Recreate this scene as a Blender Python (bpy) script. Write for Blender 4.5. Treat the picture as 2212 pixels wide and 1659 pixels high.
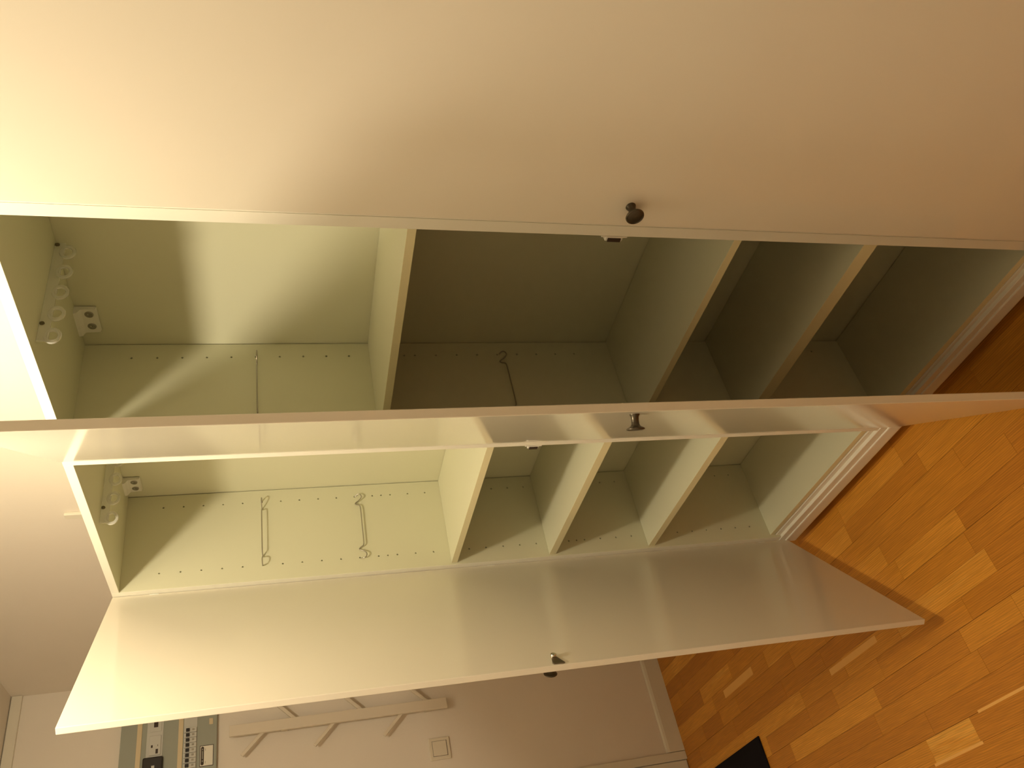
import bpy, bmesh, math, random
from mathutils import Matrix, Vector
random.seed(7)
S = bpy.context.scene
COL = S.collection
for o in list(bpy.data.objects):
    bpy.data.objects.remove(o)

# ------------------------------------------------------------------ camera, world, lamp, exposure
R = ((0.2110088446, -0.1987862415, -0.9570576251),
     (-0.6179213536, -0.7857771013, 0.0269730945),
     (-0.7573958465, 0.5856947817, -0.2886401817))     # photo right, photo down, forward
cam = bpy.data.objects.new('camera', bpy.data.cameras.new('camera'))
COL.objects.link(cam)
r0, r1, r2 = (Vector(r) for r in R)
m = Matrix((r0, -r1, -r2)).transposed().to_4x4()
m.translation = Vector((2.0437, -1.0160, 1.6362))
cam.matrix_world = m
cam.data.sensor_fit = 'HORIZONTAL'
cam.data.sensor_width = 36.0
cam.data.lens = 1780.2 / 2212 * 36.0
cam.data.shift_x = -22.6 / 2212
cam.data.shift_y = 44.7 / 2212
cam.data.clip_start = 0.02
S.camera = cam

w = bpy.data.worlds.new('world')
S.world = w
w.use_nodes = True
w.node_tree.nodes['Background'].inputs[0].default_value = (1.0, 0.75, 0.45, 1)
w.node_tree.nodes['Background'].inputs[1].default_value = 0.0

LAMP = Vector((0.856, -0.46, 2.405))
def lamp(name, loc, power, radius, col):
    l = bpy.data.lights.new(name, 'POINT')
    l.energy = power
    l.color = col
    l.shadow_soft_size = radius
    o = bpy.data.objects.new(name, l)
    o.location = loc
    COL.objects.link(o)
    return o
lamp('hall_lamp', LAMP, 29.5, 0.045, (1.0, 0.865, 0.655))

S.view_settings.view_transform = 'Standard'
S.view_settings.look = 'None'
S.view_settings.exposure = 0.0
S.view_settings.gamma = 1.0
S.view_settings.use_curve_mapping = False

# ------------------------------------------------------------------ materials
def new_mat(name):
    mt = bpy.data.materials.new(name)
    mt.use_nodes = True
    nt = mt.node_tree
    return mt, nt, nt.nodes['Principled BSDF']

def plain(name, col, rough=0.5, metal=0.0, spec=0.5, bump=0.0, bscale=300.0, mottle=0.0, coat=0.0, trans=0.0, alpha=1.0):
    mt, nt, b = new_mat(name)
    b.inputs['Base Color'].default_value = (*col, 1)
    b.inputs['Roughness'].default_value = rough
    b.inputs['Metallic'].default_value = metal
    b.inputs['Specular IOR Level'].default_value = spec
    b.inputs['Coat Weight'].default_value = coat
    b.inputs['Transmission Weight'].default_value = trans
    b.inputs['Alpha'].default_value = alpha
    tc = nt.nodes.new('ShaderNodeTexCoord')
    if bump:
        n = nt.nodes.new('ShaderNodeTexNoise')
        n.inputs['Scale'].default_value = bscale
        n.inputs['Detail'].default_value = 3
        nt.links.new(tc.outputs['Object'], n.inputs['Vector'])
        bp = nt.nodes.new('ShaderNodeBump')
        bp.inputs['Strength'].default_value = bump
        bp.inputs['Distance'].default_value = 0.001
        nt.links.new(n.outputs['Fac'], bp.inputs['Height'])
        nt.links.new(bp.outputs['Normal'], b.inputs['Normal'])
    if mottle:
        n = nt.nodes.new('ShaderNodeTexNoise')
        n.inputs['Scale'].default_value = 6.0
        n.inputs['Detail'].default_value = 4
        nt.links.new(tc.outputs['Object'], n.inputs['Vector'])
        mx = nt.nodes.new('ShaderNodeMix')
        mx.data_type = 'RGBA'
        mx.inputs[6].default_value = (*[c * (1 - mottle) for c in col], 1)
        mx.inputs[7].default_value = (*[min(1, c * (1 + mottle)) for c in col], 1)
        nt.links.new(n.outputs['Fac'], mx.inputs[0])
        nt.links.new(mx.outputs[2], b.inputs['Base Color'])
    return mt

CARCASS = plain('white_melamine', (0.70, 0.69, 0.495), 0.42, spec=0.45, bump=0.05, bscale=900, mottle=0.012)
DOORM = plain('white_lacquered_door', (0.84, 0.79, 0.66), 0.085, spec=0.5, mottle=0.01)
EDGE = plain('cream_edge_banding', (0.80, 0.745, 0.47), 0.4)
FRONT = plain('white_front_edge', (0.88, 0.86, 0.74), 0.35)
BACKM = plain('white_hardboard', (0.70, 0.69, 0.495), 0.5, spec=0.3, bump=0.05, bscale=700)
PLINTHM = plain('white_painted_plinth', (0.84, 0.80, 0.68), 0.35, mottle=0.02)
WALLM = plain('cream_wall_paint', (0.86, 0.79, 0.68), 0.75, spec=0.2, bump=0.25, bscale=160, mottle=0.02)
CEILM = plain('white_ceiling_paint', (0.86, 0.80, 0.70), 0.85, spec=0.15, bump=0.2, bscale=120)
TRIMM = plain('white_gloss_trim', (0.80, 0.75, 0.62), 0.35, bump=0.1, bscale=40)
PEWTER = plain('dark_pewter', (0.10, 0.085, 0.06), 0.33, metal=0.85, bump=0.1, bscale=500)
CHROME = plain('bright_nickel', (0.75, 0.72, 0.65), 0.15, metal=1.0)
DARKSTEEL = plain('dark_steel', (0.20, 0.17, 0.12), 0.35, metal=0.9)
WIRE = plain('grey_steel_wire', (0.45, 0.42, 0.36), 0.3, metal=0.9)
PLASTIC = plain('white_plastic', (0.82, 0.80, 0.70), 0.35)
CLEARP = plain('milky_clear_plastic', (0.86, 0.86, 0.78), 0.22, alpha=0.40)
BLACK = plain('black_plastic', (0.015, 0.012, 0.010), 0.4)
BROWNBLK = plain('brown_black_magnet', (0.04, 0.022, 0.012), 0.5)
SCREWM = plain('grey_screw_head', (0.35, 0.33, 0.27), 0.4, metal=0.6, bump=0.6, bscale=400)
RACKM = plain('white_painted_wood', (0.78, 0.70, 0.56), 0.5)
FUSEGREY = plain('grey_green_painted_steel', (0.36, 0.38, 0.31), 0.5, bump=0.1, bscale=200, mottle=0.06)
FUSELT = plain('light_grey_plastic', (0.60, 0.60, 0.54), 0.5, mottle=0.08)
FUSEWD = plain('yellowed_beige_strip', (0.72, 0.60, 0.38), 0.5, mottle=0.1)
PAPER = plain('white_label_paper', (0.85, 0.82, 0.70), 0.7)
SWITCHM = plain('white_switch_plastic', (0.80, 0.73, 0.58), 0.4)
MATM = plain('black_mat_pile', (0.012, 0.010, 0.012), 0.95, spec=0.1, bump=1.0, bscale=500)
DARKGAP = plain('dark_subfloor', (0.05, 0.025, 0.01), 0.8)

def wood_mat():
    mt, nt, b = new_mat('lacquered_oak')
    N = nt.nodes.new
    L = nt.links.new
    tc = N('ShaderNodeTexCoord')
    oi = N('ShaderNodeObjectInfo')
    off = N('ShaderNodeVectorMath'); off.operation = 'ADD'
    sc = N('ShaderNodeVectorMath'); sc.operation = 'SCALE'
    comb = N('ShaderNodeCombineXYZ')
    L(oi.outputs['Random'], comb.inputs[0]); L(oi.outputs['Random'], comb.inputs[1]); L(oi.outputs['Random'], comb.inputs[2])
    L(comb.outputs[0], sc.inputs[0]); sc.inputs['Scale'].default_value = 41.0
    L(tc.outputs['Object'], off.inputs[0]); L(sc.outputs[0], off.inputs[1])
    mp = N('ShaderNodeMapping')
    mp.inputs['Scale'].default_value = (2.2, 22.0, 8.0)
    L(off.outputs[0], mp.inputs['Vector'])
    n1 = N('ShaderNodeTexNoise'); n1.inputs['Scale'].default_value = 1.6; n1.inputs['Detail'].default_value = 4; n1.inputs['Distortion'].default_value = 1.2
    L(mp.outputs[0], n1.inputs['Vector'])
    mp2 = N('ShaderNodeMapping'); mp2.inputs['Scale'].default_value = (9.0, 240.0, 30.0)
    L(off.outputs[0], mp2.inputs['Vector'])
    n2 = N('ShaderNodeTexNoise'); n2.inputs['Scale'].default_value = 1.5; n2.inputs['Detail'].default_value = 3
    L(mp2.outputs[0], n2.inputs['Vector'])
    # cathedral grain rings
    wv = N('ShaderNodeTexWave'); wv.wave_type = 'RINGS'; wv.rings_direction = 'Z'
    mp3 = N('ShaderNodeMapping'); mp3.inputs['Scale'].default_value = (1.0, 7.0, 1.0)
    L(off.outputs[0], mp3.inputs['Vector']); L(mp3.outputs[0], wv.inputs['Vector'])
    wv.inputs['Scale'].default_value = 9.0; wv.inputs['Distortion'].default_value = 5.0; wv.inputs['Detail'].default_value = 2
    # board tone by object
    ramp = N('ShaderNodeValToRGB')
    e = ramp.color_ramp.elements
    e[0].position = 0.0; e[0].color = (0.53, 0.205, 0.022, 1)
    e[1].position = 1.0; e[1].color = (0.84, 0.43, 0.075, 1)
    for p, c in ((0.35, (0.62, 0.255, 0.028, 1)), (0.7, (0.70, 0.305, 0.036, 1)), (0.92, (0.76, 0.345, 0.046, 1))):
        k = e.new(p); k.color = c
    a1 = N('ShaderNodeMath'); a1.operation = 'MULTIPLY_ADD'
    L(n1.outputs['Fac'], a1.inputs[0]); a1.inputs[1].default_value = 0.5; 
    a0 = N('ShaderNodeMath'); a0.operation = 'SUBTRACT'
    L(oi.outputs['Random'], a0.inputs[0]); a0.inputs[1].default_value = 0.25
    L(a0.outputs[0], a1.inputs[2])
    L(a1.outputs[0], ramp.inputs['Fac'])
    mxg = N('ShaderNodeMix'); mxg.data_type = 'RGBA'; mxg.blend_type = 'MULTIPLY'
    L(ramp.outputs[0], mxg.inputs[6])
    g = N('ShaderNodeMapRange'); g.inputs[1].default_value = 0.3; g.inputs[2].default_value = 0.7; g.inputs[3].default_value = 0.80; g.inputs[4].default_value = 1.08
    L(n2.outputs['Fac'], g.inputs[0])
    g2 = N('ShaderNodeMapRange'); g2.inputs[3].default_value = 0.88; g2.inputs[4].default_value = 1.06
    L(wv.outputs['Fac'], g2.inputs[0])
    gm = N('ShaderNodeMath'); gm.operation = 'MULTIPLY'; L(g.outputs[0], gm.inputs[0]); L(g2.outputs[0], gm.inputs[1])
    cc = N('ShaderNodeCombineColor')
    for i in range(3): L(gm.outputs[0], cc.inputs[i])
    L(cc.outputs[0], mxg.inputs[7]); mxg.inputs[0].default_value = 1.0
    L(mxg.outputs[2], b.inputs['Base Color'])
    b.inputs['Roughness'].default_value = 0.36
    b.inputs['Specular IOR Level'].default_value = 0.35
    bp = N('ShaderNodeBump'); bp.inputs['Strength'].default_value = 0.12; bp.inputs['Distance'].default_value = 0.0006
    L(n2.outputs['Fac'], bp.inputs['Height']); L(bp.outputs['Normal'], b.inputs['Normal'])
    return mt
WOOD = wood_mat()
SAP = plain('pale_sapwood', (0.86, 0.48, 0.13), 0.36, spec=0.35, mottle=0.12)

# ------------------------------------------------------------------ helpers
def empty(name, loc=(0, 0, 0), rz=0.0):
    o = bpy.data.objects.new(name, None)
    o.empty_display_size = 0.05
    o.location = loc
    o.rotation_euler = (0, 0, rz)
    COL.objects.link(o)
    return o

def tag(o, label=None, cat=None, group=None, kind=None):
    if label: o['label'] = label
    if cat: o['category'] = cat
    if group: o['group'] = group
    if kind: o['kind'] = kind
    return o

def link(name, bm, mat, parent=None, smooth=False, loc=None, rot=None):
    me = bpy.data.meshes.new(name)
    bmesh.ops.recalc_face_normals(bm, faces=bm.faces)
    bm.to_mesh(me)
    bm.free()
    me.materials.append(mat)
    if smooth:
        for p in me.polygons: p.use_smooth = True
        try: me.set_sharp_from_angle(angle=math.radians(40))
        except Exception: pass
    o = bpy.data.objects.new(name, me)
    COL.objects.link(o)
    if parent: o.parent = parent
    if loc is not None: o.location = loc
    if rot is not None: o.rotation_euler = rot
    return o

def bx(bm, x0, x1, y0, y1, z0, z1, bev=0.0, seg=1):
    vs = [bm.verts.new((x, y, z)) for x in (x0, x1) for y in (y0, y1) for z in (z0, z1)]
    fs = [bm.faces.new([vs[i] for i in f]) for f in ((0, 1, 3, 2), (4, 6, 7, 5), (0, 4, 5, 1), (2, 3, 7, 6), (0, 2, 6, 4), (1, 5, 7, 3))]
    if bev:
        es = list({e for f in fs for e in f.edges})
        bmesh.ops.bevel(bm, geom=es, offset=bev, segments=seg, affect='EDGES', profile=0.5)
    return bm

def box(name, mat, parent, x0, x1, y0, y1, z0, z1, bev=0.0008, seg=1, loc=None, rot=None):
    bm = bmesh.new()
    bx(bm, x0, x1, y0, y1, z0, z1, bev, seg)
    return link(name, bm, mat, parent, loc=loc, rot=rot)

def extrude_x(bm, prof, x0, x1):
    """prof: list of (y, z), closed polygon extruded along x"""
    a = [bm.verts.new((x0, y, z)) for y, z in prof]
    b = [bm.verts.new((x1, y, z)) for y, z in prof]
    n = len(prof)
    for i in range(n):
        bm.faces.new((a[i], a[(i + 1) % n], b[(i + 1) % n], b[i]))
    bm.faces.new(a[::-1]); bm.faces.new(b)

def lathe(bm, prof, M, seg=32):
    rings = []
    for r, h in prof:
        if r < 1e-6:
            rings.append([bm.verts.new(M @ Vector((0, 0, h)))])
        else:
            rings.append([bm.verts.new(M @ Vector((r * math.cos(2 * math.pi * k / seg), r * math.sin(2 * math.pi * k / seg), h))) for k in range(seg)])
    for a, b in zip(rings, rings[1:]):
        for k in range(seg):
            k2 = (k + 1) % seg
            if len(a) == 1: bm.faces.new((a[0], b[k], b[k2]))
            elif len(b) == 1: bm.faces.new((a[k], b[0], a[k2]))
            else: bm.faces.new((a[k], b[k], b[k2], a[k2]))

def axis_m(origin, d):
    return Matrix.Translation(Vector(origin)) @ Vector(d).normalized().to_track_quat('Z', 'Y').to_matrix().to_4x4()

def tube(bm, pts, r, seg=8):
    pts = [Vector(p) for p in pts]
    rings = []
    up = None
    for i, p in enumerate(pts):
        t = (pts[min(i + 1, len(pts) - 1)] - pts[max(i - 1, 0)]).normalized()
        if up is None:
            up = Vector((0.31, 0.17, 0.93))
        a = t.cross(up).normalized(); b2 = a.cross(t).normalized(); up = b2
        rings.append([bm.verts.new(p + r * (math.cos(2 * math.pi * k / seg) * a + math.sin(2 * math.pi * k / seg) * b2)) for k in range(seg)])
    for A, B in zip(rings, rings[1:]):
        for k in range(seg):
            k2 = (k + 1) % seg
            bm.faces.new((A[k], B[k], B[k2], A[k2]))
    bm.faces.new(rings[0][::-1]); bm.faces.new(rings[-1])

def smooth_path(pts, n=5):
    """Catmull-Rom through pts"""
    P = [Vector(p) for p in pts]
    out = []
    for i in range(len(P) - 1):
        p0 = P[max(i - 1, 0)]; p1 = P[i]; p2 = P[i + 1]; p3 = P[min(i + 2, len(P) - 1)]
        for k in range(n):
            t = k / n
            out.append(0.5 * ((2 * p1) + (p2 - p0) * t + (2 * p0 - 5 * p1 + 4 * p2 - p3) * t * t + (3 * p1 - p0 - 3 * p2 + p3) * t ** 3))
    out.append(P[-1])
    return out

# ------------------------------------------------------------------ setting
FZ = 0.041           # floor level
CZ = 2.586            # ceiling level
XL, XR = -1.305, 2.95
YB, YF = 0.283, -1.50

floor = box('floor', DARKGAP, None, XL, XR, YF, YB, FZ - 0.05, FZ - 0.004, 0)
tag(floor, 'orange lacquered oak strip parquet floor', None, None, 'structure')
sw = 0.0593
row = 0
def plank(x0, x1, y0, y1, mat=WOOD, g=0.0004, dz=0.0):
    bm = bmesh.new()
    hx, hy = (x1 - x0) / 2 - g, (y1 - y0) / 2 - g
    bx(bm, -hx, hx, -hy, hy, -0.004, dz, 0.00025)
    o = link('plank', bm, mat, floor, loc=((x0 + x1) / 2, (y0 + y1) / 2, FZ))
    return o
y = -0.122 + 9 * sw          # board joints sit at y = -0.122 - k * 0.178
rows = 0
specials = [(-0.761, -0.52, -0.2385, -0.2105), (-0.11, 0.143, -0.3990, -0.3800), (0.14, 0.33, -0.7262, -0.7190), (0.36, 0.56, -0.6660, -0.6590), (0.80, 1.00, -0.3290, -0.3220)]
ycur = y
while ycur > YF + 0.01:
    y1 = min(ycur, YB)
    y0 = max(ycur - sw, YF)
    if y1 - y0 < 0.01:
        ycur -= sw; rows += 1
        continue
    xend = 0.03 if y0 > 0.03 else XR
    dark_joint = (rows % 3 == 2)
    x = XL - random.uniform(0, 0.3)
    while x < xend:
        ln = random.choice((0.18, 0.26, 0.32, 0.38, 0.45, 0.52)) + random.uniform(-0.03, 0.03)
        if x > 1.35: ln = 0.9
        if y1 < -0.95: ln *= 1.7
        a, b = max(x, XL), min(x + ln, xend)
        if b - a > 0.03:
            plank(a, b, y0 + (0.0004 if dark_joint else 0), y1, g=0.0002)
        x += ln
    ycur -= sw
    rows += 1
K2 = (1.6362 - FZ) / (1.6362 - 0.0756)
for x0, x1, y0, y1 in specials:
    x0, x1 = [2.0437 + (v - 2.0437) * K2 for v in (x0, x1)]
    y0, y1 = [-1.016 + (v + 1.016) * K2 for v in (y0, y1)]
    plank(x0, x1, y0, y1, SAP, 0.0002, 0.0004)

def wall(name, x0, x1, y0, y1, z0, z1, label, mat=WALLM):
    return tag(box(name, mat, None, x0, x1, y0, y1, z0, z1, 0), label, None, None, 'structure')
wall('wall_back', XL - 0.1, XR + 0.1, YB, YB + 0.1, FZ - 0.05, CZ + 0.1, 'cream painted wall behind and above the wardrobes')
wall('wall_left', XL - 0.1, XL, YF - 0.1, YB, FZ - 0.05, CZ + 0.1, 'cream painted wall carrying the fuse box and coat rack')
wall('wall_right', XR, XR + 0.1, YF - 0.1, YB, FZ - 0.05, CZ + 0.1, 'cream painted wall at the right end of the hall')
wall('wall_front', XL - 0.1, XR + 0.1, YF - 0.1, YF, FZ - 0.05, CZ + 0.1, 'cream painted wall facing the wardrobes')
wall('ceiling', XL, XR, YF, YB, CZ, CZ + 0.1, 'white painted ceiling', CEILM)

# baseboard on left wall with rounded light top
bm = bmesh.new()
prof = [(0, FZ), (0.012, FZ), (0.012, FZ + 0.066), (0.009, FZ + 0.075), (0.004, FZ + 0.079), (0, FZ + 0.080)]
a = [bm.verts.new((XL + px, -0.272, pz)) for px, pz in prof]
b = [bm.verts.new((XL + px, YB, pz)) for px, pz in prof]
for i in range(len(prof)):
    j = (i + 1) % len(prof)
    bm.faces.new((a[i], a[j], b[j], b[i]))
bm.faces.new(a); bm.faces.new(b[::-1])
tag(link('baseboard_left', bm, TRIMM), 'white painted baseboard on the fuse box wall', None, None, 'structure')
# door casing on the left wall
bm = bmesh.new()
bx(bm, XL, XL + 0.014, -0.307, -0.274, FZ, 2.12, 0.002, 2)
bx(bm, XL, XL + 0.009, -0.360, -0.309, FZ + 0.005, 2.12, 0.002, 2)
tag(link('trim_1', bm, TRIMM), 'white door casing ending the baseboard on the fuse box wall', None, None, 'structure')
# crown strip at ceiling on the left wall
bm = bmesh.new()
bx(bm, XL, XL + 0.012, YF, YB, CZ - 0.038, CZ - 0.003, 0.003, 2)
tag(link('trim_2', bm, TRIMM), 'narrow white strip under the ceiling on the fuse box wall', None, None, 'structure')

# ------------------------------------------------------------------ wardrobes
D = 0.2732
T = 0.0225
TT = 0.018
TOPZ = 2.0292
def hole_z(z_top, n, extras):
    zs = []
    for k in range(n):
        zs.append(z_top - 0.0497 * k)
    return zs + extras

def side_panel(parent, x0, x1, z0, z1, holes=None, face=+1, extra=()):
    """panel between x0..x1; holes drilled in the face towards +x (face=+1) or -x (face=-1)"""
    o = box('side_panel', CARCASS, parent, x0, x1, 0.0006, D, z0, z1, 0.0004)
    if holes:
        bm = bmesh.new()
        fx = x1 if face > 0 else x0
        for (yy, zz, r) in holes:
            lathe(bm, [(0, -0.006), (r, -0.006), (r, 0.004), (0, 0.004)], axis_m((fx, yy, zz), (face, 0, 0)), 10)
        c = link('cutter', bm, CARCASS, parent)
        md = o.modifiers.new('holes', 'BOOLEAN')
        md.operation = 'DIFFERENCE'; md.solver = 'EXACT'; md.object = c
        dg = bpy.context.evaluated_depsgraph_get()
        me = bpy.data.meshes.new_from_object(o.evaluated_get(dg))
        o.modifiers.clear()
        o.data = me
        bpy.data.objects.remove(c)
    box('edge_band', FRONT, o, x0 + 0.0002, x1 - 0.0002, -0.0002, 0.0006, z0, z1, 0.0002)
    return o

def holes_set(zlist, front=True):
    hs = [(0.2355, z, 0.0024) for z in zlist]
    if front: hs += [(0.0440, z, 0.0024) for z in zlist]
    return hs

L_Z = [1.9232, 1.8734, 1.8242, 1.7743, 1.7244, 1.6749, 1.6249, 1.5757, 1.5254, 1.4757, 1.4258, 1.3760, 1.3513, 1.3257, 1.2758, 1.2260,
       1.1258, 1.0772, 1.0274, 0.9782, 0.9291, 0.8305, 0.8063, 0.7817, 0.7323, 0.6831, 0.6334, 0.5327, 0.4825, 0.4329, 0.3840, 0.3338, 0.2841, 0.2347]
M_Z = [1.9193, 1.8695, 1.8201, 1.7711, 1.7214, 1.6708, 1.6209, 1.5709, 1.5210, 1.4713, 1.3468, 1.3221, 1.2728, 1.2238, 1.1748, 1.1258, 1.0768, 1.0283, 0.9800, 0.9311, 0.8828,
       0.7836, 0.7340, 0.6840, 0.6340, 0.5040, 0.4540, 0.4040, 0.3540, 0.3040, 0.2540]

def knob(parent, base, d):
    """round pewter knob, base on the door face, pointing along d"""
    bm = bmesh.new()
    prof = [(0.0, 0.0), (0.0085, 0.0), (0.0082, 0.0015), (0.0066, 0.004), (0.0062, 0.010), (0.0066, 0.016), (0.0082, 0.0195),
            (0.0115, 0.0215), (0.0145, 0.0228), (0.0152, 0.0240), (0.0150, 0.0252), (0.0142, 0.0260), (0.0128, 0.0262), (0.0122, 0.0257), (0.0090, 0.0266), (0.0, 0.0272)]
    lathe(bm, prof, axis_m(base, d), 40)
    return link('knob', bm, PEWTER, parent, smooth=True)

def door(parent, hinge, theta_deg, width, z0, z1, thick, mirror=False):
    """door leaf: an Empty-free mesh in its own frame: x along width, +y towards the inner face (behind), outer face at y=0"""
    bm = bmesh.new()
    bx(bm, 0, width, 0, thick, z0, z1, 0.0012, 2)
    o = link('door', bm, DOORM, parent, loc=(hinge[0], hinge[1], 0), rot=(0, 0, -math.radians(theta_deg)))
    return o

def hanger_strip(parent, x, z):
    """milky plastic strip with hanging rings under the top panel, running front to back"""
    bm = bmesh.new()
    bx(bm, x - 0.0012, x + 0.0012, 0.026, 0.268, z - 0.0185, z - 0.0002, 0.0004)
    s = link('hanger_strip', bm, CLEARP, parent)
    for k in range(5):
        yc = 0.038 + 0.0515 * k
        zc = z - 0.0235
        b2 = bmesh.new()
        R1, r = 0.0120, 0.0036
        nn, mm = 28, 8
        ring = []
        for i in range(nn):
            a_ = 2 * math.pi * i / nn
            ring.append([b2.verts.new((x + r * 0.8 * math.sin(2 * math.pi * j / mm), yc + (R1 + r * math.cos(2 * math.pi * j / mm)) * math.cos(a_) * 1.15,
                                       zc + (R1 + r * math.cos(2 * math.pi * j / mm)) * math.sin(a_) * 0.92)) for j in range(mm)])
        for i in range(nn):
            for j in range(mm):
                b2.faces.new((ring[i][j], ring[(i + 1) % nn][j], ring[(i + 1) % nn][(j + 1) % mm], ring[i][(j + 1) % mm]))
        link('ring', b2, CLEARP, s, smooth=True)
    for yc in (0.0655, 0.2625):
        b2 = bmesh.new()
        lathe(b2, [(0, 0), (0.0042, 0), (0.0038, 0.0016), (0.0015, 0.0022), (0, 0.0018)], axis_m((x + 0.0012, yc, z - 0.0050), (1, 0, 0)), 14)
        link('screw', b2, DARKSTEEL, s)
    return s

def back_bracket(parent, x0, x1, z, y):
    """white plastic fixing block in the top back corner with two screws and a tapering cheek"""
    bm = bmesh.new()
    pr = [(y, z), (y - 0.020, z), (y - 0.018, z - 0.006), (y - 0.009, z - 0.012), (y - 0.007, z - 0.038), (y, z - 0.040)]
    extrude_x(bm, pr, x0, x1)
    # cheek towards the side
    v = [bm.verts.new(p) for p in ((x0, y - 0.020, z), (x0, y - 0.018, z - 0.006), (x0 - 0.014, y - 0.006, z - 0.004), (x0 - 0.014, y - 0.006, z), (x0, y, z), (x0, y, z - 0.014), (x0 - 0.014, y, z - 0.004), (x0 - 0.014, y, z))]
    for f in ((0, 1, 2, 3), (4, 7, 6, 5), (1, 5, 6, 2), (0, 3, 7, 4), (3, 2, 6, 7)):
        bm.faces.new([v[i] for i in f])
    o = link('corner_bracket', bm, PLASTIC, parent)
    for k, f in enumerate((0.27, 0.78)):
        b2 = bmesh.new()
        M_ = axis_m((x0 + (x1 - x0) * f, y - 0.0078, z - 0.025), (0, -1, 0.1))
        lathe(b2, [(0, 0.0006), (0.0022, 0.0003), (0.0026, 0.0012), (0.0078, 0.0016), (0.0086, 0.0008), (0.0086, -0.002)], M_, 18)
        link('screw', b2, SCREWM, o)
    return o

def shelf_wire(parent, x, z, hang, y0=0.0440, y1=0.2355):
    """bent steel wire shelf support plugged into two holes; hang = direction the bends point to"""
    prof = [(0.0, 0.0), (-0.007, 0.009), (-0.004, 0.016), (0.012, 0.019), (0.028, 0.011), (0.038, 0.0005), (0.048, 0.0040), (0.056, 0.0120), (0.080, 0.0138)]
    ln = y1 - y0
    pts = []
    h = Vector(hang).normalized()
    for s, q in prof:
        pts.append((s * 0.6, q))
    full = pts + [(ln * 0.5, 0.0138)] + [(ln - s, q) for s, q in reversed(pts)]
    P = [Vector((x, y0 + s, z)) + h * q + Vector((0.0025 if 0 < i < len(full) - 1 else -0.004, 0, 0)) for i, (s, q) in enumerate(full)]
    bm = bmesh.new()
    tube(bm, smooth_path(P, 5), 0.0015, 8)
    return link('shelf_wire', bm, WIRE, parent, smooth=True)

def magnet_catch(parent, x, side, z0, z1, y0=0.0):
    """side=-1: sits on a face looking towards -x"""
    bm = bmesh.new()
    zc = (z0 + z1) / 2
    hh = (z1 - z0) / 2
    xs = sorted((x, x + side * 0.003))
    bx(bm, xs[0], xs[1], -0.001, 0.014, zc - hh, zc + hh, 0.0006)
    xs = sorted((x, x + side * 0.010))
    bx(bm, xs[0], xs[1], -0.0015, 0.0135, zc - hh * 0.68, zc + hh * 0.68, 0.0010)
    o = link('magnet_catch', bm, PLASTIC, parent)
    bm = bmesh.new()
    xs = sorted((x + side * 0.003, x + side * 0.0105))
    bx(bm, xs[0], xs[1], -0.0035, -0.001, zc - hh * 0.52, zc + hh * 0.50, 0.0005)
    link('magnet', bm, BROWNBLK, o)
    return o

def hinge_piece(parent, loc, rz):
    bm = bmesh.new()
    bx(bm, -0.006, 0.004, -0.003, 0.003, -0.011, 0.011, 0.0008)
    bx(bm, -0.003, 0.007, -0.0045, -0.001, -0.005, 0.005, 0.0006)
    return link('hinge', bm, PLASTIC, parent, loc=loc, rot=(0, 0, rz))

def plinth(parent, x0, x1, top, step):
    bm = bmesh.new()
    z1, z2, z3 = step
    pr = [(0.040, FZ), (0.032, FZ), (0.032, 0.0765), (0.001, 0.0752), (-0.0035, 0.078), (-0.0055, 0.084), (-0.0060, z3 - 0.002), (-0.0050, z3), (-0.0022, z3), (-0.0022, z2 - 0.001), (-0.0010, z2), (0.0070, z2 + 0.0005), (0.0074, z1 - 0.0015), (0.0085, z1), (0.012, z1), (0.012, top), (0.040, top)]
    extrude_x(bm, pr, x0, x1)
    return link('plinth', bm, PLINTHM, parent)

def shelf(parent, x0, x1, z, thick, si=0.006):
    o = box('shelf', CARCASS, parent, x0, x1, si + 0.0006, D + 0.0004, z - thick, z, 0.0002)
    box('edge_band', EDGE, o, x0, x1, si, si + 0.0007, z - thick + 0.0002, z - 0.0002, 0)
    return o

def wardrobe(X0, X1, label, group, shelves, zb, plz, holesz, zbot=0.1095):
    root = empty('wardrobe', (X0, 0, FZ))
    tag(root, label, 'wardrobe', group)
    xi0, xi1 = X0 + T, X1 - T
    inv = Matrix.Translation((-X0, 0, -FZ))
    parts = []
    P = empty('tmp')
    e = 0.0001
    parts.append(side_panel(root, X0 + e, xi0, zbot, TOPZ, holes_set(holesz) if holesz else None, +1))
    parts.append(side_panel(root, xi1, X1 - e, zbot, TOPZ, None, -1))
    o = box('top_panel', CARCASS, root, xi0 + e, xi1 - e, 0.0006, D, TOPZ - TT, TOPZ, 0.0004)
    box('edge_band', FRONT, o, xi0 + e, xi1 - e, -0.0002, 0.0006, TOPZ - TT + 0.0002, TOPZ - 0.0002, 0.0002)
    parts.append(o)
    parts.append(box('back_panel', BACKM, root, X0 + 0.002, X1 - 0.002, D + 0.0020, D + 0.0060, zbot, TOPZ - 0.001, 0))
    o = box('bottom_panel', CARCASS, root, xi0 + e, xi1 - e, 0.0104, D, zb - 0.016, zb, 0.0002)
    box('edge_band', EDGE, o, xi0 + e, xi1 - e, 0.0097, 0.0104, zb - 0.0158, zb - 0.0002, 0)
    parts.append(o)
    for z, th in shelves:
        parts.append(shelf(root, xi0 + 0.0010, xi1 - 0.0010, z, th))
    parts.append(plinth(root, X0 + 0.001, X1 - 0.001, zb - 0.0162, plz))
    bpy.data.objects.remove(P)
    return root, parts

def settle(root):
    """children were modelled in world coordinates; keep them there under the moved root"""
    inv = Matrix.Translation(root.location).inverted()
    for ch in root.children:
        ch.matrix_parent_inverse = inv

XA, XB, XC, XD = 0.0, 0.6, 1.2140, 1.815
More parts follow.
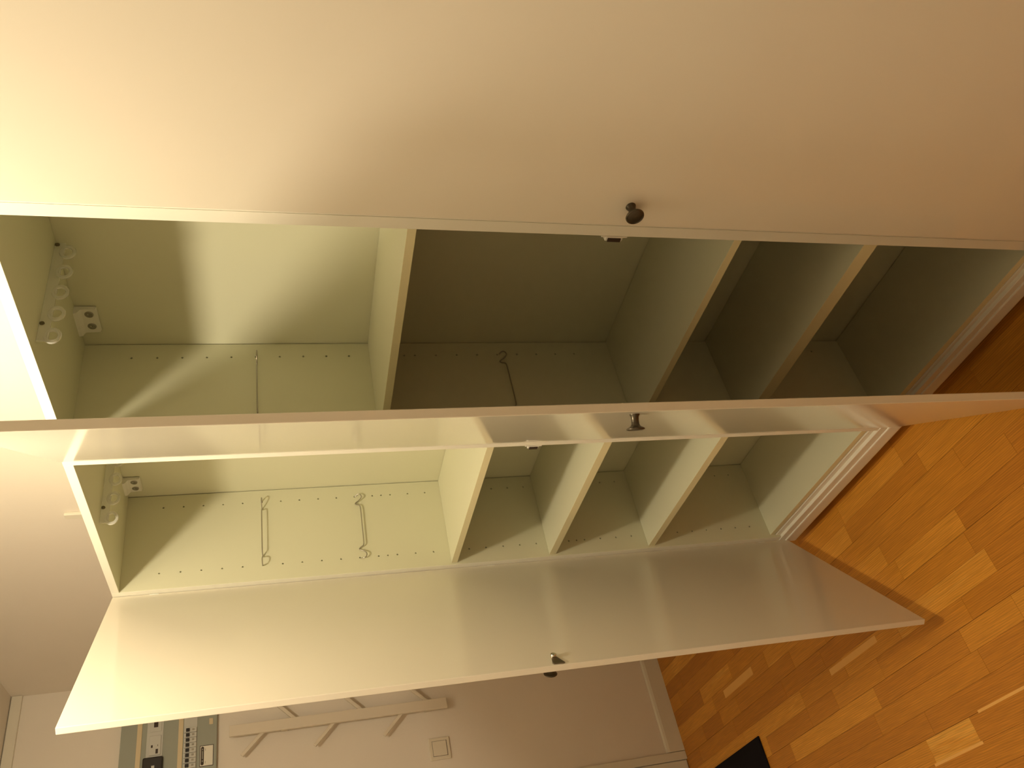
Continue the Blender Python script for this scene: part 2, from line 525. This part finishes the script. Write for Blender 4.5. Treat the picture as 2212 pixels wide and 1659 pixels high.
# left wardrobe
GR = 'row of three white wardrobes'
WL, _ = wardrobe(XA, XB, 'white wardrobe standing nearest the fuse box wall, wide open door, three low shelves', GR,
                 [(1.1816, 0.0165), (0.8987, 0.0200), (0.5904, 0.0200)], 0.1751, (0.1560, 0.1400, 0.1180), L_Z)
thL = 48.97
tL = 0.0140
dL = Vector((math.cos(math.radians(thL)), -math.sin(math.radians(thL)), 0))
nL = Vector((-math.sin(math.radians(thL)), -math.cos(math.radians(thL)), 0))   # outward
hp = Vector((0.003, -0.0010, 0)) + nL * tL
dr = door(WL, hp, thL, 0.5785, 0.1095, 2.0292, tL)
kb = knob(dr, (0.5785 - 0.036, 0.0, 1.074), (0, -1, 0))
# strike plate on the inner face (y = tL)
bm = bmesh.new()
v = []
for yy in (tL, tL + 0.003):
    v.append([bm.verts.new((px, yy, pz)) for px, pz in ((0.540, 1.0735), (0.5405, 1.0655), (0.5735, 1.0530), (0.5750, 1.0560), (0.5735, 1.0775), (0.5700, 1.0800))])
n6 = len(v[0])
for i in range(n6):
    j = (i + 1) % n6
    bm.faces.new((v[0][i], v[0][j], v[1][j], v[1][i]))
bm.faces.new(v[0][::-1]); bm.faces.new(v[1])
st = link('strike_plate', bm, DARKSTEEL, dr)
bm = bmesh.new()
lathe(bm, [(0, 0), (0.0062, 0), (0.0066, 0.0015), (0.0066, 0.0075), (0.0058, 0.0088), (0.0030, 0.0092), (0.0, 0.0086)], axis_m((0.545, tL + 0.0005, 1.0700), (0, 1, 0)), 20)
link('screw', bm, CHROME, st, smooth=True)
for hz in (1.934, 1.068, 0.2035):
    hinge_piece(WL, (0.002, -0.004, hz), -math.radians(thL / 2))
hanger_strip(WL, 0.312, TOPZ - TT)
back_bracket(WL, 0.063, 0.119, TOPZ - TT, D)
shelf_wire(WL, XA + T, 1.6749, (1, 0, 0.05))
shelf_wire(WL, XA + T, 1.4258, (0.35, 0, -1))
magnet_catch(WL, XB - T, -1, 1.0560, 1.0950)
settle(WL)

# middle wardrobe
WM, _ = wardrobe(XB, XC, 'white wardrobe between its two neighbours, door half open, one shelf high and two low', GR,
                 [(1.4259, 0.0150), (0.8378, 0.0155), (0.5594, 0.0300)], 0.1566, (0.1400, 0.1300, 0.1130), M_Z)
HM = Vector((0.6125, -0.0155, 0))
CM = Vector((1.0862, -0.2960, 0))
thM = math.degrees(math.atan2(-(CM.y - HM.y), CM.x - HM.x))
wM = (CM - HM).length
dr = door(WM, HM, thM, wM, 0.1095, 2.0292, 0.0145)
knob(dr, (wM - 0.036, 0.0, 1.074), (0, -1, 0))
hanger_strip(WM, 0.905, TOPZ - TT)
back_bracket(WM, 0.670, 0.7365, TOPZ - TT, D)
shelf_wire(WM, XB + T, 1.6690, (1, 0, 0.0))
shelf_wire(WM, XB + T, 1.1238, (0.35, 0, -1))
magnet_catch(WM, XC - T, -1, 1.0500, 1.0970)
settle(WM)

# right wardrobe, closed
WR, _ = wardrobe(XC, XD, 'white wardrobe with a closed plain door and dark round knob', GR,
                 [(1.42, 0.016), (0.84, 0.016), (0.56, 0.016)], 0.1566, (0.1060, 0.1020, 0.0950), None)
dr = door(WR, (1.2305, -0.0185, 0), 0.0, XD - 1.2305 + 0.012, 0.1095, 2.0292, 0.0165)
knob(dr, (0.0384, 0.0, 1.0752), (0, -1, 0))
settle(WR)

# ------------------------------------------------------------------ light switch
sy, sz = -0.1385, 1.0630
sws = empty('light_switch', (XL, sy, sz))
tag(sws, 'white square light switch on the wall beneath the coat rack', 'light switch')
box('switch_plate', SWITCHM, sws, 0.0002, 0.008, -0.041, 0.041, -0.040, 0.040, 0.0025, 2)
box('rocker_frame', BROWNBLK, sws, 0.0078, 0.0084, -0.0285, 0.0285, -0.0285, 0.0285, 0)
box('rocker', SWITCHM, sws, 0.0080, 0.0105, -0.0273, 0.0273, -0.0265, 0.0273, 0.001)

# ------------------------------------------------------------------ coat rack
rk = empty('coat_rack', (XL, 0.018, 1.019))
tag(rk, 'white wooden coat rack, a tall wall bar with slanting arms', 'coat rack')
bm = bmesh.new()
bx(bm, 0.040, 0.054, -0.020, 0.020, 0.0, 0.805, 0.002, 2)
br = link('bar', bm, RACKM, rk)
bm = bmesh.new()
bx(bm, 0.0002, 0.041, -0.012, 0.012, 0.06, 0.085, 0.001)
link('wall_spacer', bm, RACKM, rk)
bm = bmesh.new()
bx(bm, 0.0002, 0.041, -0.012, 0.012, 0.60, 0.625, 0.001)
link('wall_spacer', bm, RACKM, rk)
def arm(z, s, L=0.15):
    bm = bmesh.new()
    bx(bm, 0.0, L, -0.0065, 0.0065, -0.004, 0.008, 0.002, 2)   # x along arm, y across, z outward
    c = math.radians(45)
    ax = Vector((0, s * math.cos(c), math.sin(c)))
    nx = Vector((1, 0, 0))
    cr = nx.cross(ax)
    Mx = Matrix((ax, cr, nx)).transposed().to_4x4()
    Mx.translation = Vector((0.036, s * 0.008, z))
    for vv in bm.verts: vv.co = Mx @ vv.co
    return link('arm', bm, RACKM, rk)
for z in (1.583, 1.337, 1.085): arm(z - 1.019, +1)
for z in (1.700, 1.445, 1.190): arm(z - 1.019, -1, 0.115)

# ------------------------------------------------------------------ fuse box
fb = empty('fuse_box', (XL, 0, 1.868))
tag(fb, 'open grey-green fuse box with rows of breakers high on the wall', 'fuse box')
Y0f, Y1f = -0.26, 0.24
def fz(z): return z - 1.868
box('housing', FUSEGREY, fb, 0.0002, 0.045, Y0f, Y1f, 0.0, fz(2.191), 0.002, 2)
box('cover_strip', FUSEWD, fb, 0.0448, 0.052, Y0f + 0.004, Y1f - 0.004, fz(2.121), fz(2.137), 0.001)
box('cover_strip', FUSEWD, fb, 0.0448, 0.052, Y0f + 0.004, Y1f - 0.004, fz(1.983), fz(1.999), 0.001)
# upper device row
box('device_row', FUSELT, fb, 0.0448, 0.050, Y0f + 0.006, Y1f - 0.006, fz(2.050), fz(2.104), 0.001)
box('meter_module', FUSELT, fb, 0.0495, 0.0600, -0.022, 0.046, fz(2.056), fz(2.094), 0.0015)
mmq = box('meter_module', FUSELT, fb, 0.0495, 0.0560, 0.060, 0.150, fz(2.056), fz(2.094), 0.0015)
box('main_switch', BLACK, fb, 0.0495, 0.075, -0.135, -0.030, fz(2.046), fz(2.112), 0.005, 3)
box('switch_window', FUSELT, fb, 0.0748, 0.0760, -0.095, -0.060, fz(2.072), fz(2.082), 0.0003)
for yy, zz, a_, b_ in ((0.008, 2.085, 0.009, 0.006), (0.010, 2.066, 0.006, 0.002), (0.085, 2.075, 0.020, 0.014), (0.115, 2.070, 0.014, 0.010), (-0.010, 2.068, 0.016, 0.008)):
    box('device_mark', BROWNBLK if b_ > 0.003 else DARKSTEEL, fb, 0.0555 if yy > 0.05 else 0.0595, 0.0572 if yy > 0.05 else 0.0607, yy - a_ / 2, yy + a_ / 2, fz(zz) - b_ / 2, fz(zz) + b_ / 2, 0.0002)
# breaker row
bt = box('breaker_row', FUSELT, fb, 0.0448, 0.048, Y0f + 0.006, Y1f - 0.006, fz(1.936), fz(1.981), 0.001)
bm0 = bmesh.new(); bx(bm0, 0, 0.016, -0.0082, 0.0082, -0.021, 0.021, 0.0012)
bm1 = bmesh.new(); bx(bm1, 0, 0.010, -0.0058, 0.0058, -0.0060, 0.0060, 0.0010)
bm2 = bmesh.new(); bx(bm2, 0, 0.0012, -0.0035, 0.0035, -0.004, 0.004, 0.0002)
first = None
for k in range(26):
    yy = Y0f + 0.024 + k * 0.0178
    if 0.062 < yy < 0.085: continue
    if first is None:
        b0 = link('breaker', bm0, FUSELT, fb)
        b1 = link('lever', bm1, BLACK, b0); b2 = link('print_mark', bm2, SCREWM, b0)
        b1.location = (0.0155, 0, 0.0085); b2.location = (0.0157, 0.001, -0.010)
        first = (b0, b1, b2)
        o = b0
    else:
        o = first[0].copy(); COL.objects.link(o); o.parent = fb
        for c in first[1:]:
            d = c.copy(); COL.objects.link(d); d.parent = o
    o.location = (0.0478, yy, fz(1.958))
# label with a dark pill and a thin dark frame
lb = box('label_frame', BROWNBLK, fb, 0.0448, 0.0462, -0.0840, -0.0105, fz(1.8785), fz(1.9250), 0.0003)
box('label_paper', PAPER, lb, 0.0461, 0.0466, -0.0818, -0.0127, fz(1.8805), fz(1.9230), 0)
bm = bmesh.new()
seg = 10
pts = []
for k in range(seg + 1):
    a_ = -math.pi / 2 + math.pi * k / seg
    pts.append((-0.020 + 0.0052 * math.cos(a_), fz(1.9158) + 0.0052 * math.sin(a_)))
for k in range(seg + 1):
    a_ = math.pi / 2 + math.pi * k / seg
    pts.append((-0.074 + 0.0052 * math.cos(a_), fz(1.9158) + 0.0052 * math.sin(a_)))
f0 = [bm.verts.new((0.0465, a_, b_)) for a_, b_ in pts]
f1 = [bm.verts.new((0.0470, a_, b_)) for a_, b_ in pts]
for i in range(len(pts)):
    j = (i + 1) % len(pts)
    bm.faces.new((f0[i], f0[j], f1[j], f1[i]))
bm.faces.new(f0[::-1]); bm.faces.new(f1)
link('label_print', bm, BROWNBLK, lb)
for y0_, y1_ in ((-0.058, -0.030), (-0.068, -0.062), (-0.027, -0.022)):
    box('print_line', SCREWM, lb, 0.0469, 0.0473, y0_, y1_, fz(1.9140), fz(1.9172), 0)
for yy in (-0.070, -0.026):
    box('print_line', SCREWM, lb, 0.0465, 0.0468, yy - 0.004, yy + 0.004, fz(1.9050), fz(1.9064), 0)
tb = box('tab', FUSEWD, fb, 0.0448, 0.050, 0.062, 0.084, fz(1.8820), fz(1.8950), 0.0012)

# the wall pieces were measured on a plane 7 cm nearer; carry them back to the real wall along the same directions
K1 = (2.0437 - XL) / (2.0437 + 1.235)
for t_ in (sws, rk, fb):
    t_.location.y = -1.016 + (t_.location.y + 1.016) * K1
    t_.location.z = 1.6362 + (t_.location.z - 1.6362) * K1
    t_.scale = (1.0, K1, K1)
fb.scale.x = 0.45

# ------------------------------------------------------------------ small things
cd = box('cable_cover', TRIMM, None, -0.068, -0.046, YB - 0.010, YB - 0.0002, 1.95, 2.1775, 0.002, 2)
tag(cd, 'short white cable cover rising up the wall above the wardrobe tops', 'cable cover')
mt = box('door_mat', MATM, None, -1.14, -0.6830, -1.07, -0.4010, FZ + 0.0006, FZ + 0.007, 0.003, 2)
tag(mt, 'black door mat lying flat on the parquet', 'mat')
